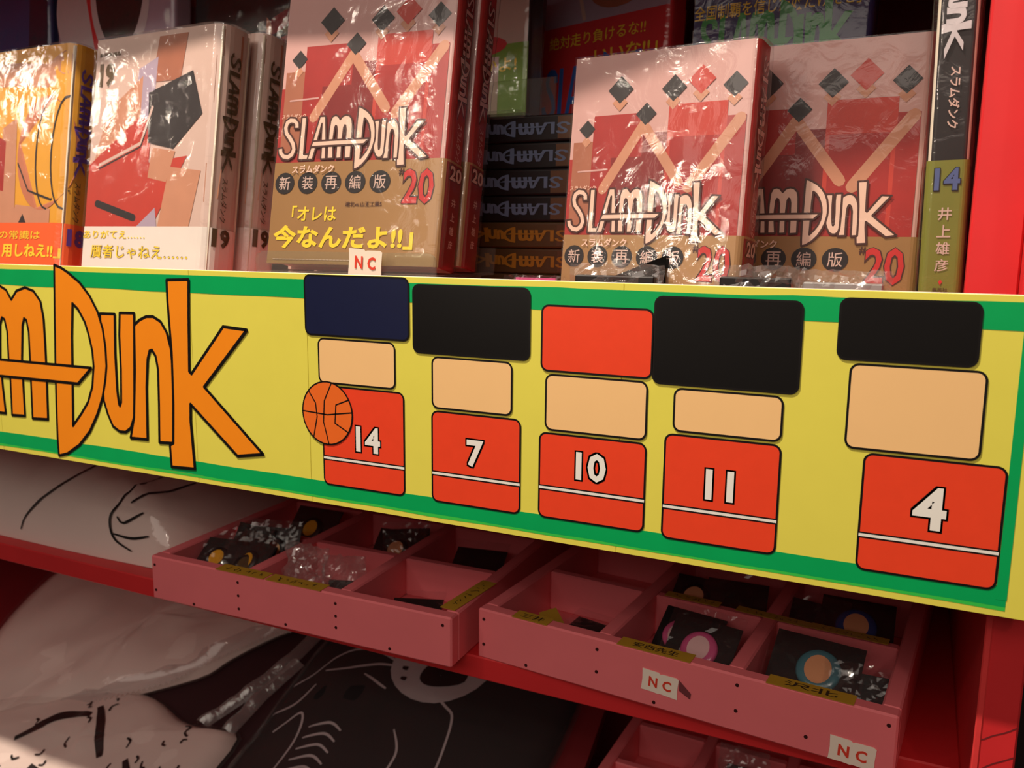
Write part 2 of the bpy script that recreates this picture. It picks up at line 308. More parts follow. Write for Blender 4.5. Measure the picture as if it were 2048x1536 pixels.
# plain colour-block stand-ins for the painted figures
blocks = [('navy', (-.3536, -.2764, -.0600, -.0225), (-.344, -.2867, -.1012, -.0485), (-.342, -.2807, -.1575, -.0926), '14'),
 ('black', (-.2731, -.1968, -.0665, -.0262), (-.2602, -.2076, -.1098, -.0592), (-.2606, -.2019, -.1576, -.1016), '7'),
 ('scarlet', (-.1892, -.1256, -.0715, -.0350), (-.1862, -.1276, -.1165, -.0653), (-.1896, -.1272, -.157, -.1074), '10'),
 ('black', (-.1248, -.0508, -.0735, -.0279), (-.1126, -.0576, -.1084, -.0668), (-.1167, -.0572, -.1581, -.1006), '11'),
 ('black', (-.0337, .0261, -.0545, -.0255), (-.0272, .0307, -.110, -.0486), (-.018, .0425, -.1585, -.100), '4')]
for c, h, p, r, num in blocks:
    pr = Print()
    def rr(q, rad, m, lay): pr.rrect(q[0], q[2], q[1], q[3], rad, m, lay, C['ink'], .0011)
    rr(r, .004, C['scarlet'], 4)
    pr.raw([(r[0], r[2]+.0165), (r[1], r[2]+.0165), (r[1], r[2]+.0188), (r[0], r[2]+.0188)], [(0, 1, 2, 3)], C['white'], 4.8)
    for q in (.0165, .0188): pr.line([(r[0], r[2]+q), (r[1], r[2]+q)], .0008, C['ink'], 5)
    gz = h[2]-.0022
    rr((p[0], p[1], r[3]+.0022, gz), .004, C['peach'], 6); rr(h, .004, C[c], 7.5)
    nh = .0165 if num != '4' else .021
    cx = (r[0]+r[1])/2+(.004 if num == '14' else 0); cz = r[2]+.0245
    for dx in (-.0009, -.00045, 0, .00045, .0009):
        for dz in (-.0009, 0, .0009):
            pr.text(num, cx+dx, cz+dz, nh, C['ink'], 5.2, bold=.03, anchor='c')
    pr.text(num, cx, cz, nh, C['white'], 5.5, bold=.03, anchor='c')
    o = pr.build('colour_block', sign, smap); o['label'] = 'plain stacked colour block with white number '+num
pr = Print()
bx, bz, rx, rz_ = -.3383, -.1103, .0195, .0205
pr.ell(bx, bz, rx, rz_, C['ball'], 9, 36); pr.line([(bx+rx*math.cos(t*math.pi/18), bz+rz_*math.sin(t*math.pi/18)) for t in range(36)], .001, C['ink'], 9.5, True)
pr.line([(bx-rx, bz), (bx, bz-.001), (bx+rx, bz+.002)], .0009, C['ink'], 9.5)
pr.line([(bx+.004, bz+rz_*.98), (bx-.002, bz+.008), (bx-.003, bz-.006), (bx+.001, bz-rz_)], .0009, C['ink'], 9.5)
pr.line([(bx-.014, bz+.013), (bx-.009, bz+.006), (bx-.008, bz-.003), (bx-.011, bz-.016)], .0009, C['ink'], 9.5)
pr.line([(bx+.017, bz+.010), (bx+.007, bz+.006), (bx+.006, bz-.006), (bx+.016, bz-.011)], .0009, C['ink'], 9.5)
o = pr.build('basketball_print', sign, smap); o['label'] = 'orange basketball print'

# ------------------------------------------------------------------ comic books
W, H, T, RR = .118, .168, .0215, .004
class Book:
    def __init__(s, label, group, w=W, h=H, t=T, front='cpink', spine='cred', mw=None, loc=None, rz=0, lean=0, roll=0, wrap=True, seed=0, r=RR, scale=1):
        s.w, s.h, s.t, s.r = w, h, t, r
        if mw is None:
            mw = Matrix.Translation((loc[0], loc[1], loc[2]+Z0)) @ Matrix.Rotation(math.radians(rz), 4, 'Z') @ Matrix.Rotation(math.radians(-lean), 4, 'X') @ Matrix.Rotation(math.radians(roll), 4, 'Y') @ Matrix.Scale(scale, 4)
        s.root = empty('comic_book', None, mw=mw); tag(s.root, label, 'book', group)
        s.Lf = w-r; s.La = r*math.pi/2; s.Ls = t-2*r; s.tot = 2*s.Lf+2*s.La+s.Ls
        s.sc = s.Lf+s.La+s.Ls/2
        v, f = boxvf(.002, w-.002, .0018, t-.0018, .0015, h-.0015); mesh('page_block', v, f, C['paper'], s.root)
        S = s.samples(); v = []; f = []; mi = []
        for off in (0, -.0012):
            for q in S: v += [s.P(q, 0, off), s.P(q, h, off)]
        n = len(S)
        for i in range(n-1):
            mid = (S[i]+S[i+1])/2; k = 0 if mid < s.Lf+s.La*.5 or mid > s.tot-s.Lf-s.La*.5 else 1
            a = 2*i; b = a+2*n
            f += [(a, a+2, a+3, a+1), (b, b+1, b+3, b+2), (a+1, a+3, b+3, b+1), (a, b, b+2, a+2)]; mi += [k]*4
        f += [(0, 1, 2*n+1, 2*n), (2*n-2, 4*n-2, 4*n-1, 2*n-1)]; mi += [0, 0]
        mesh('cover', v, f, [C[front], C[spine]], s.root, mi)
        if wrap: s.film(seed)
    def samples(s, a=0, b=None):
        b = s.tot if b is None else b
        S = [0, s.Lf*.5, s.Lf]+[s.Lf+s.La*i/5 for i in range(1, 6)]+[s.Lf+s.La+s.Ls]+[s.Lf+s.La+s.Ls+s.La*i/5 for i in range(1, 6)]+[s.tot]
        return sorted(set([a, b]+[q for q in S if a < q < b]))
    def P(s, q, z, off=0):
        r = s.r
        if q <= s.Lf: return (q, -off, z)
        q -= s.Lf
        if q <= s.La: a = q/r; return (s.w-r+(r+off)*math.sin(a), r-(r+off)*math.cos(a), z)
        q -= s.La
        if q <= s.Ls: return (s.w+off, r+q, z)
        q -= s.Ls
        if q <= s.La: a = q/r; return (s.w-r+(r+off)*math.cos(a), s.t-r+(r+off)*math.sin(a), z)
        q -= s.La; return (s.w-r-q, s.t+off, z)
    def map(s, base=.0002): return lambda a, b, l: s.P(a, b, base+LAY*l)
    def strip(s, name, z0, z1, m, off=.0006, a=0, b=None):
        S = s.samples(a, b); v = []; f = []
        for q in S: v += [s.P(q, z0, off), s.P(q, z1, off)]
        for i in range(len(S)-1): f.append((2*i, 2*i+2, 2*i+3, 2*i+1))
        return mesh(name, v, f, C[m], s.root)
    def film(s, seed):
        nu, nz = 46, 26; v = []; f = []
        qs = [s.Lf*i/18 for i in range(18)]+[s.Lf+(s.La*2+s.Ls)*i/13 for i in range(13)]+[s.tot-s.Lf+s.Lf*i/14 for i in range(15)]
        nu = len(qs); zs = [s.h*j/nz for j in range(nz+1)]
        zs = [-.0012]+zs+[s.h+.0006, s.h+.0013]
        for i, q in enumerate(qs):
            for j, z in enumerate(zs):
                off = .0021+.0008*noise.noise(Vector((q*90, z*60, seed)))+.0004*noise.noise(Vector((q*220, z*220, seed+4)))
                if j == 0: off = .0006
                if j == len(zs)-1: off = -.003+.0015*noise.noise(Vector((q*300, 0, seed)))
                v.append(s.P(q, z, off))
        nz = len(zs)
        for i in range(nu-1):
            for j in range(nz-1): a = i*nz+j; f.append((a, a+nz, a+nz+1, a+1))
        mesh('plastic_wrap', v, f, F_WRAP, s.root, smooth=True)
SPX = lambda bk, d=0: bk.sc+d
def spine_title(pr, bk, fill, ol, z_top, length, width, lay=2, olw=.0005):
    # title running down the spine
    tot = 1.55+1.34
    pr.logo(bk.sc-width*.02+width*.5, z_top-length*1.55/tot, length/tot, width, fill, ol, olw, lay, -90)
def vert_text(pr, t, x, z, h, m, step, lay=3, bold=.012):
    for i, c in enumerate(t): pr.text(c, x, z-i*step, h, m, lay, bold=bold, anchor='c', w=h)
def art_red(pr, w, h):
    # generic abstract stand-in: stepped red blocks, tan bars and charcoal lozenges on a blush ground
    z = lambda f_: h*(1-f_)
    R = lambda a, b_, t, u, m, l: pr.raw([(w*a, z(u)), (w*b_, z(u)), (w*b_, z(t)), (w*a, z(t))], [(0, 1, 2, 3)], m, l)
    def loz(cx, cz, a, m, l): pr.raw([(w*cx-a, z(cz)), (w*cx, z(cz)-a), (w*cx+a, z(cz)), (w*cx, z(cz)+a)], [(0, 1, 2, 3)], m, l)
    R(0, 1, .36, .64, C['cred'], .6)
    R(.02, .14, .30, .60, C['skin2'], .9); R(.14, .44, .21, .60, C['cred'], 1.0); R(.44, .58, .28, .60, C['cred2'], 1.1); R(.58, .90, .19, .60, C['cred3'], 1.2); R(.90, 1, .24, .60, C['cred'], 1.1)
    R(.60, .88, .30, .60, C['cred'], 1.4); R(.26, .50, .36, .62, C['cred2'], 1.5)
    pr.line([(w*.22, z(.47)), (w*.44, z(.25))], w*.055, C['skin'], 1.8); pr.line([(w*.46, z(.27)), (w*.66, z(.45))], w*.055, C['skin'], 2.1); pr.line([(w*.72, z(.47)), (w*.97, z(.25))], w*.06, C['skin'], 2.4)
    for cx, cz, a, m in ((.10, .255, .05, 'hair'), (.29, .125, .075, 'hair'), (.45, .215, .06, 'hair'), (.60, .135, .07, 'hair'), (.75, .115, .075, 'cred3'), (.93, .14, .065, 'hair')):
        loz(cx, cz, w*a, C[m], 2.8); loz(cx, cz+.045, w*a*.6, C['skin'], 2.6)
    R(0, 1, .50, .64, C['cred'], .7); pr.line([(w*.06, z(.405)), (w*.24, z(.40))], h*.006, C['cpink'], 2.2)
def book20(label, group, loc, rz, lean, seed, full=True, slogan=False, roll=0, wrap=True, scale=1, bw=W):
    b = Book(label, group, loc=loc, rz=rz, lean=lean, seed=seed, roll=roll, wrap=wrap, scale=scale, w=bw)
    w, h = b.Lf, b.h; z = lambda f_: h*(1-f_)
    b.strip('paper_band', 0, z(.632), 'gold', .0007)
    if full:
        pr = Print(); art_red(pr, w, h); pr.build('cover_art', b.root, b.map())
        pr = Print(); pr.logo(w*.02+w*.90*1.53/2.85, z(.442), w*.90/2.85, h*.223, C['cream'], C['outline'], .0011, 3)
        pr.text('スラムダンク', w*.02, z(.472), h*.017, C['cream'], 3); pr.text('スラムダンク', w*.12, z(.674), h*.030, C['cream'], 12, bold=.025)
        pr.build('title_lettering', b.root, b.map(.0008))
        pr = Print()
        for i, c in enumerate('新装再編版'):
            cx = w*(.075+.148*i); pr.ell(cx, z(.708), w*.062, h*.039, C['dark'], 1); pr.text(c, cx, z(.708)-h*.024, h*.048, C['cwhite'], 2, anchor='c', bold=.004)
        pr.text('#', w*.775, z(.69), h*.026, C['outline'], 2); pr.text('20', w*.80, z(.79), h*.126, C['outline'], 1.5, w=w*.185, bold=.05); pr.text('20', w*.805, z(.787), h*.120, C['tred'], 2.5, w=w*.175, bold=.018)
        if slogan:
            pr.text('「オレは', w*.14, z(.845), h*.055, C['tyel'], 2, bold=.02, w=w*.28)
            pr.text('今なんだよ!!」', w*.03, z(.945), h*.085, C['tyel'], 2, bold=.035, w=w*.86)
            pr.text('湘北vs.山王工業5', w*.47, z(.795), h*.018, C['outline'], 2, w=w*.22)
            pr.text('ー'*26, w*.04, z(.985), h*.003, C['cwhite'], 2, w=w*.55)
        pr.build('band_printing', b.root, b.map(.0009))
    pr = Print()
    spine_title(pr, b, C['cpink'], C['outline'], h*.955, h*.44, b.t*.60)
    pr.text('スラムダンク', b.sc-b.t*.12, h*.50, b.t*.26, C['cpink'], 3, rot=-90, w=h*.13)
    pr.text('20', b.sc, h*.30, h*.055, C['outline'], 3, w=b.t*.72, bold=.06, anchor='c'); pr.text('20', b.sc, h*.302, h*.05, C['cwhite'], 4, w=b.t*.66, bold=.03, anchor='c')
    vert_text(pr, '井上雄彦', b.sc, h*.215, h*.03, C['cwhite'], h*.048)
    pr.build('spine_printing', b.root, b.map(.0009))
    v = b.strip('spine_band', 0, h*.36, 'cred2', .00078, b.Lf+b.La*.6, b.Lf+b.La*1.4+b.Ls)
    return b
G20 = 'red volume 20 comic books'
b = book20('large red volume 20 comic standing in clear stand with NC sticker', G20, (-.4005, .0165, -.0165), 2, 11, 1, slogan=True, scale=1.1)
b = book20('second red volume 20 comic directly behind the one in the clear stand', G20, (-.399, .0435, -.0165), 2, 11, 2, full=False, scale=1.1)
b = book20('red volume 20 comic with bright glare in front of the stacked books', G20, (-.2025, .052, -.0575), -8, 6, 3, bw=.113)
b = book20('red volume 20 comic leaning beside the black volume 14 spine', G20, (-.1230, .088, -.0588), -3, 2, 5, scale=1.02)
# volume 19
def book19(label, loc, rz, lean, seed, full=True):
    b = Book(label, 'white volume 19 comic books', front='cwhite', spine='cwhite', loc=loc, rz=rz, lean=lean, seed=seed, t=.026, r=.009, w=.122, scale=1.1)
    w, h = b.Lf, b.h; z = lambda f_: h*(1-f_)
    b.strip('paper_band', 0, z(.775), 'wband', .0007)
    pr = Print()
    if full:   # abstract stand-in: slanted red, tan, lilac and charcoal bands
        R = lambda P, m, l: pr.poly([(w*a, z(c)) for a, c in P], C[m], l)
        R([(.56, .02), (.80, .02), (.76, .20), (.52, .20)], 'skin2', .6); R([(.40, .14), (.56, .10), (.54, .46), (.34, .50)], 'lilac', .8)
        R([(.14, .30), (.44, .17), (.44, .34), (.04, .52)], 'skin', 1.0); R([(0, .52), (.44, .33), (.54, .36), (.54, .52), (.86, .50), (.58, .80), (0, .81)], 'cred3', 1.2)
        R([(.50, .24), (.86, .17), (.96, .34), (.74, .47), (.52, .44)], 'hair', 1.6); R([(.56, .46), (.76, .48), (.70, .60), (.54, .58)], 'skin', 1.8)
        R([(.72, .54), (.98, .56), (.90, .82), (.64, .82)], 'skin', 1.4); R([(.38, .82), (.62, .70), (.66, .82)], 'lilac', 1.5)
        pr.line([(w*.10, z(.52)), (w*.46, z(.44)), (w*.54, z(.30))], w*.02, C['cwhite'], 1.9); pr.line([(w*.10, z(.535)), (w*.46, z(.455)), (w*.55, z(.31))], w*.010, C['hair'], 2.2)
        pr.line([(w*.10, z(.68)), (w*.44, z(.74))], h*.03, C['hair'], 1.9)
        pr.text('19', w*.04, z(.20), h*.10, C['brown'], 2, w=w*.14, bold=.05); pr.text('新装再編版', w*.03, z(.075), h*.018, C['brown'], 2, w=w*.20)
    # wrap-around colour carried onto the spine
    s0 = b.Lf+b.La*.55; s1 = b.Lf+b.La+b.Ls
    pr.raw([(s0, z(.02)), (s1, z(.02)), (s1, z(.12)), (s0, z(.12))], [(0, 1, 2, 3)], C['skin2'], .5)
    pr.raw([(s0-.004, z(.12)), (s1, z(.12)), (s1, z(.30)), (s0-.004, z(.30))], [(0, 1, 2, 3)], C['skin'], .5)
    pr.build('cover_art', b.root, b.map()); pr = Print()
    pr.raw([(s0-.006, z(.53)), (s0+.004, z(.55)), (s0+.003, z(.66)), (s0-.006, z(.68))], [(0, 3, 2, 1)], C['skin'], .5)
    pr.build('cover_art', b.root, b.map())
    pr = Print()
    if full:
        pr.text('ありがてえ……', w*.0, z(.825), h*.035, C['tyel'], 2, w=w*.56, bold=.015); pr.text('贋者じゃねえ……', w*.08, z(.905), h*.055, C['brown'], 1.5, w=w*.85, bold=.02); pr.text('贋者じゃねえ……', w*.08, z(.905), h*.055, C['tyel'], 2, w=w*.85, bold=.004)
        pr.logo(w*.03+w*.90*1.53/2.85, z(.92), w*.90/2.85, h*.2, C['lilac'], None, 0, .4, letters=['m', 'u', 'n'])
    pr.logo(b.sc+.004, h*.90-h*.46*1.55/2.89, h*.46/2.89, .0125, C['brown'], None, 0, 2, -90)
    pr.text('スラムダンク', b.sc-.006, h*.42, .005, C['brown'], 3, rot=-90, w=h*.17)
    pr.text('19', b.sc-.003, h*.15, h*.075, C['brown'], 3, w=.013, bold=.05, anchor='c')
    pr.build('lettering', b.root, b.map(.0009)); return b
book19('white volume 19 comic with charcoal and red cover patches facing front', (-.590, .022, -.0332), -3, 9, 11)
book19('white volume 19 comic half hidden behind the front copy, only spine showing', (-.583, .056, -.0332), -3, 9, 12, False)
# volume 18
b = Book('yellow volume 18 comic with orange band and brown ball, partly cut by left edge', None, front='cyel', spine='cyel', loc=(-.7440, .022, -.0332), rz=-2, lean=9, seed=21, t=.026, r=.009, w=.122, scale=1.1)
w, h = b.Lf, b.h; z = lambda f_: h*(1-f_)
b.strip('paper_band', 0, z(.76), 'oband', .0007)
pr = Print()
pr.line([(0, z(.10)), (w*.55, z(.11)), (w*.85, z(.13)), (w*1.0, z(.08))], h*.10, C['skin'], 1)
pr.poly([(w*.42, z(.80)), (w*.42, z(.34)), (w*.56, z(.30)), (w*.60, z(.80))], C['skin'], 1.1); pr.poly([(w*.32, z(.36)), (w*.46, z(.40)), (w*.46, z(.62)), (w*.30, z(.60))], C['cred'], 1.4)
pr.poly([(w*.60, z(.68)), (w*.95, z(.70)), (w*.95, z(.80)), (w*.55, z(.80))], C['skin'], 1.2); pr.poly([(w*.60, z(.80)), (w*.68, z(.72)), (w*.76, z(.80))], C['hair'], 1.6)
pr.ell(w*.86, z(.46), w*.27, h*.245, C['tanball'], 2, 32)
for dx in (.05, .20): pr.line([(w*(.86+dx-.27*math.sin(a)*.5), z(.46)+h*.24*math.cos(a)) for a in [k*math.pi/12 for k in range(13)]], .0014, C['hair'], 2.4)
pr.line([(w*.60, z(.50)), (w*.72, z(.62)), (w*.95, z(.66)), (w*1.08, z(.62))], .0014, C['hair'], 2.4)
pr.line([(w*.56, z(.22)), (w*.80, z(.24))], h*.05, C['cyel'], .9)
pr.build('cover_art', b.root, b.map())
pr = Print()
pr.text('の常識は', w*.46, z(.832), h*.038, C['tyel'], 2, w=w*.42, bold=.006); pr.text('用しねえ!!」', w*.50, z(.912), h*.06, C['tyel'], 2, w=w*.56, bold=.03)
pr.logo(b.sc+.004, h*.90-h*.46*1.55/2.89, h*.46/2.89, .0125, C['purple'], None, 0, 2, -90)
pr.text('スラムダンク', b.sc-.006, h*.42, .005, C['brown'], 3, rot=-90, w=h*.17)
pr.text('18', b.sc-.002, h*.145, h*.075, C['purple'], 3, w=.013, bold=.05, anchor='c')
pr.build('lettering', b.root, b.map(.0009))
# volume 14, spine outwards
mw = Matrix.Translation((.0003, .048+W, -.059+Z0)) @ Matrix.Rotation(math.radians(-90), 4, 'Z') @ Matrix.Rotation(math.radians(1.0), 4, 'X')
b = Book('black and olive volume 14 comic with spine outwards beside red side panel', None, front='paper', spine='dark', mw=mw, t=.0185, r=.003, h=.190, seed=31)
h = b.h
b.strip('paper_band', 0, h*.53, 'olive', .0007)
pr = Print()
pr.logo(b.sc+.0065, h*.79+h*.15*1.34, h*.15, .0140, C['lgrey'], None, 0, 2, -90)
pr.text('スラムダンク', b.sc-.002, h*.765, .0052, C['cwhite'], 3, rot=-90, w=h*.155, bold=.02)
pr.text('14', b.sc, h*.450, h*.062, C['dark'], 3, w=.0125, bold=.06, anchor='c'); pr.text('14', b.sc, h*.453, h*.057, C['steel'], 4, w=.0115, bold=.03, anchor='c')
vert_text(pr, '井上雄彦', b.sc, h*.375, h*.033, C['cwhite'], h*.045)
pr.poly([(b.sc-.0009, h*.212), (b.sc, h*.204), (b.sc+.0009, h*.212), (b.sc, h*.220)], C['rband'], 3); pr.text('集英社', b.sc, h*.185, h*.012, C['brown'], 3, anchor='c')
pr.build('spine_printing', b.root, b.map(.0009))
# stack of books lying flat, spines outwards, upside down
xe = -.2185
for i in range(8):
    gold = i < 4
    t = .0182; zb = -.060+i*.01838
    dx = random.uniform(-.003, .004)
    mw = Matrix(((0, 0, 1, xe-H+dx), (-1, 0, 0, .124+W+random.uniform(0, .003)), (0, -1, 0, zb+t+Z0), (0, 0, 0, 1)))
    rank = ['bottom', 'second', 'third', 'fourth', 'fifth', 'sixth', 'seventh', 'topmost'][i]
    b = Book(f'flat comic with {"gold" if gold else "blue grey"} spine letters, {rank}{" from bottom" if 0 < i < 7 else ""} in upside-down stack', 'stacked comic books lying flat', mw=mw, t=t, r=.0015, front='dgold' if gold else 'dark', spine='dgold' if gold else 'dark', wrap=False)
    pr = Print()
    pr.raw([(b.sc-.0075, H*.885), (b.sc+.0075, H*.885), (b.sc+.0075, H), (b.sc-.0075, H)], [(0, 1, 2, 3)], C['sband'], 1)
    pr.logo(b.sc+.0055, H*.94-H*.46*1.55/2.89, H*.46/2.89, .0112, C['sgold' if gold else 'sblue'], None, 0, 2, -90)
    pr.text('スラムダンク', b.sc-.002, H*.36, .004, C['sblue'], 3, rot=-90, w=H*.12)
    pr.build('spine_printing', b.root, b.map(.0002))
# row behind
def back_support(name, b6, label):
    return tag(box(name, (b6[0], b6[1], b6[2], b6[3], b6[4]+Z0, b6[5]+Z0), C['redd'], None), label, 'step')
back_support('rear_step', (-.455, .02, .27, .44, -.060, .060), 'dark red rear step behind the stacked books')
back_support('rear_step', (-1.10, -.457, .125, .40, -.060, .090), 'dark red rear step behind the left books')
b = Book('comic with red slogan band and blue title behind the glaring volume 20', None, front='lilac', spine='rband', loc=(-.343, .335, .0605), rz=-20, lean=4, seed=41, w=.128, scale=1.12)
w, h = b.Lf, b.h; z = lambda f_: h*(1-f_)
b.strip('paper_band', h*.0, h*.72, 'rband', .0007)
pr = Print(); pr.ell(w*.62, h*.86, w*.24, h*.10, C['skin2'], 1); pr.ell(w*.60, h*.93, w*.24, h*.06, C['hair'], 1.4); pr.line([(w*.25, h*.98), (w*.35, h*.74)], w*.03, C['cwhite'], 1); pr.build('cover_art', b.root, b.map())
pr = Print(); pr.text('絶対走り負けるな!!', w*.06, h*.615, h*.062, C['tyel'], 2, w=w*.80, bold=.006); pr.text('いいな!!」', w*.46, h*.52, h*.066, C['tyel'], 3, w=w*.50, bold=.02)
pr.logo(w*.03+w*.95*1.53/2.85, h*.565, w*.95/2.85, h*.36, C['blue'], None, 0, 1); pr.build('lettering', b.root, b.map(.0009))
b = Book('comic with dark blue slogan band and green title behind the volume 20 beside volume 14', None, front='bband', spine='bband', loc=(-.183, .276, .0605), rz=-5, lean=4, seed=42, w=.121, scale=1.12)
w, h = b.Lf, b.h
b.strip('paper_band', 0, h*.80, 'bband', .0007)
pr = Print(); pr.text('「今まで 残ったのはお前を', w*.02, h*.705, h*.05, C['tyel'], 2, w=w*.86, bold=.01); pr.text('全国制覇を信じた奴だけだぜ」', w*.0, h*.615, h*.062, C['tyel'], 3, w=w*.97, bold=.008)
pr.logo(w*.03+w*.92*1.53/2.85, h*.665, w*.92/2.85, h*.30, C['tgreen'], None, 0, .6); pr.build('lettering', b.root, b.map(.0009))
b = Book('comic with green and white band and black spine left of the red slogan band', None, front='cwhite', spine='dark', loc=(-.448, .285, .0605), rz=-9, lean=3, seed=43, w=.125, t=.024)
w, h = b.Lf, b.h
b.strip('paper_band', 0, h*.66, 'grass', .0007, 0, b.Lf+b.La*.5)
pr = Print(); pr.ell(w*.5, h*.66, w*.35, h*.06, C['rband'], .4); pr.raw([(w*.1, h*.25), (w*.78, h*.25), (w*.78, h*.6), (w*.1, h*.6)], [(0, 1, 2, 3)], C['cwhite'], 1); pr.text('のかよ!', w*.5, h*.52, h*.07, C['tyel'], 3, w=w*.44); pr.build('band_printing', b.root, b.map(.0009))
b = Book('dark comic with black corner and yellow ring behind the second volume 19', None, front='dark', spine='dark', loc=(-.630, .185, .0905), rz=-4, lean=5, seed=44, w=.150, h=.19)
w, h = b.Lf, b.h
pr = Print()
for i in range(14): 
    pr.ell(w*random.uniform(.35, .95), h*random.uniform(.1, .95), w*random.uniform(.05, .16), h*random.uniform(.03, .07), random.choice([C['cred2'], C['outline'], C['brown'], C['skin2'], C['redd']]), .5+i*.1, rot=random.uniform(0, 3))
pr.poly([(w*.08, h*.72), (w*.30, h*.35), (w*.62, h*.35), (w*.62, h*.55)], C['ink'], 2.2)
pr.ell(w*.93, h*.52, w*.055, h*.05, C['cyel'], 2.4); pr.ell(w*.93, h*.52, w*.035, h*.032, C['lgrey'], 2.6); pr.ell(w*.93, h*.52, w*.016, h*.015, C['cyel'], 2.8)
pr.raw([(w*.62, h*.3), (w, h*.3), (w, h*.41), (w*.62, h*.41)], [(0, 1, 2, 3)], C['bblue'], 2.1)
pr.build('cover_art', b.root, b.map())
b = Book('pale grey comic with big dark circle and red wedge behind volume 18', None, front='lilac', spine='lilac', loc=(-.800, .175, .0905), rz=-3, lean=4, seed=45, w=.165, h=.19)
w, h = b.Lf, b.h
pr = Print(); pr.ell(w*.40, h*.68, w*.42, h*.34, C['lgrey'], .6, 40); pr.poly([(w*.24, h*.80), (w*.34, h*.99), (w*.44, h*.99), (w*.50, h*.44), (w*.36, h*.40)], C['rband'], .9); pr.ell(w*.56, h*.76, w*.26, h*.36, C['lgrey'], 1.2, 36); pr.ell(w*.56, h*.78, w*.215, h*.32, C['dark'], 1.6, 36); pr.ell(w*.27, h*.90, w*.02, h*.015, C['rband'], 1.5); pr.build('cover_art', b.root, b.map())
b = Book('blue comic with olive title letters at the top left corner', None, front='bblue', spine='bblue', loc=(-.945, .180, .0905), rz=-3, lean=4, seed=46, w=.135, h=.18)
w, h = b.Lf, b.h
pr = Print(); pr.raw([(w*.72, 0), (w, 0), (w, h), (w*.80, h)], [(0, 1, 2, 3)], C['navy'], .6); pr.logo(w*.88, h*.60, h*.26, w*.26, C['brown'], None, 0, 1, 75, letters=['S', 'L', 'A', 'm']); pr.ell(w*.48, h*.42, w*.2, h*.10, C['rband'], 1.2); pr.build('cover_art', b.root, b.map())

# clear stands
def stand(label, loc, rz, wd, ht, lip, lean, depth, foot=0):
    r = empty('acrylic_stand', loc, rz); tag(r, label, 'stand', 'clear acrylic stands')
    v, f = boxvf(0, wd, 0, depth, 0, .002, b=.0003); mesh('base_plate', v, f, F_ACR, r)
    P = [(0, 0), (wd, 0)]+[(wd-.006+.006*math.cos(a), lip-.006+.006*math.sin(a)) for a in [k*math.pi/12 for k in range(7)]]+[(.006+.006*math.cos(a), lip-.006+.006*math.sin(a)) for a in [math.pi/2+k*math.pi/12 for k in range(7)]]
    n = len(P); v = [(p[0], -.001, p[1]) for p in P]+[(p[0], .001, p[1]) for p in P]
    mesh('front_lip', v, [tuple(range(n)), tuple(range(2*n-1, n-1, -1))]+[(i, n+i, n+(i+1) % n, (i+1) % n) for i in range(n)], F_ACR, r)
    for x_ in ((.008, wd-.012) if foot else ()): v, f = boxvf(x_, x_+.004, .004, depth-.004, -foot, 0); mesh('foot', v, f, F_ACR, r)
    s = math.tan(math.radians(lean)); yb = depth-.001
    v = [(x, yb+s*z_+dy, z_) for dy in (-.001, .001) for z_ in (0, ht) for x in (0, wd)]
    mesh('back_plate', v, [(0, 1, 3, 2), (4, 6, 7, 5), (0, 4, 5, 1), (2, 3, 7, 6), (0, 2, 6, 4), (1, 5, 7, 3)], F_ACR, r)
    return r
stand('clear acrylic stand holding the large volume 20 comic', (-.4035, .0095, -.0235), 2, .136, .0185, .0155, 11, .085, .0163)
stand('clear acrylic stand back plate above the flat book stack', (-.352, .130, .0872), -3, .092, .034, .004, 3, .05)
# price sticker on the stand lip
def nc_sticker(name, label, mw, wd, ht, parent=None):
    P = [(0, 0), (wd*.3, ht*.02), (wd*.48, 0), (wd*.53, ht*.03), (wd, 0), (wd*.985, ht*.45), (wd, ht*.93), (wd*.93, ht), (wd*.55, ht*.97), (wd*.5, ht*.93), (wd*.45, ht), (0, ht), (wd*.02, ht*.5)]
    n = len(P)
    v = [(p[0], 0, p[1]) for p in P]+[(p[0], .0004, p[1]) for p in P]
    o = mesh(name, v, [tuple(range(n)), tuple(range(2*n-1, n-1, -1))]+[(i, n+i, n+(i+1) % n, (i+1) % n) for i in range(n)], C['sticker'])
    pr = Print(); pr.text('N', wd*.20, ht*.26, ht*.48, C['nc'], 1, w=wd*.24, bold=.03); pr.text('C', wd*.58, ht*.26, ht*.48, C['nc'], 1, w=wd*.24, bold=.03)
    pr.build('red_letters', o, lambda a, b_, l: (a, -.0003-LAY*l, b_))
    if parent: o.parent = parent; o.matrix_local = mw
    else: o.matrix_world = mw; tag(o, label, 'sticker')
    return o
nc_sticker('price_sticker', 'white NC sticker with red letters on the clear stand lip', Matrix.Translation((-.3300, .0103, -.0238+.002+Z0)) @ Matrix.Rotation(math.radians(2), 4, 'Z') @ Matrix.Rotation(math.radians(4), 4, 'Y'), .0245, .0165)

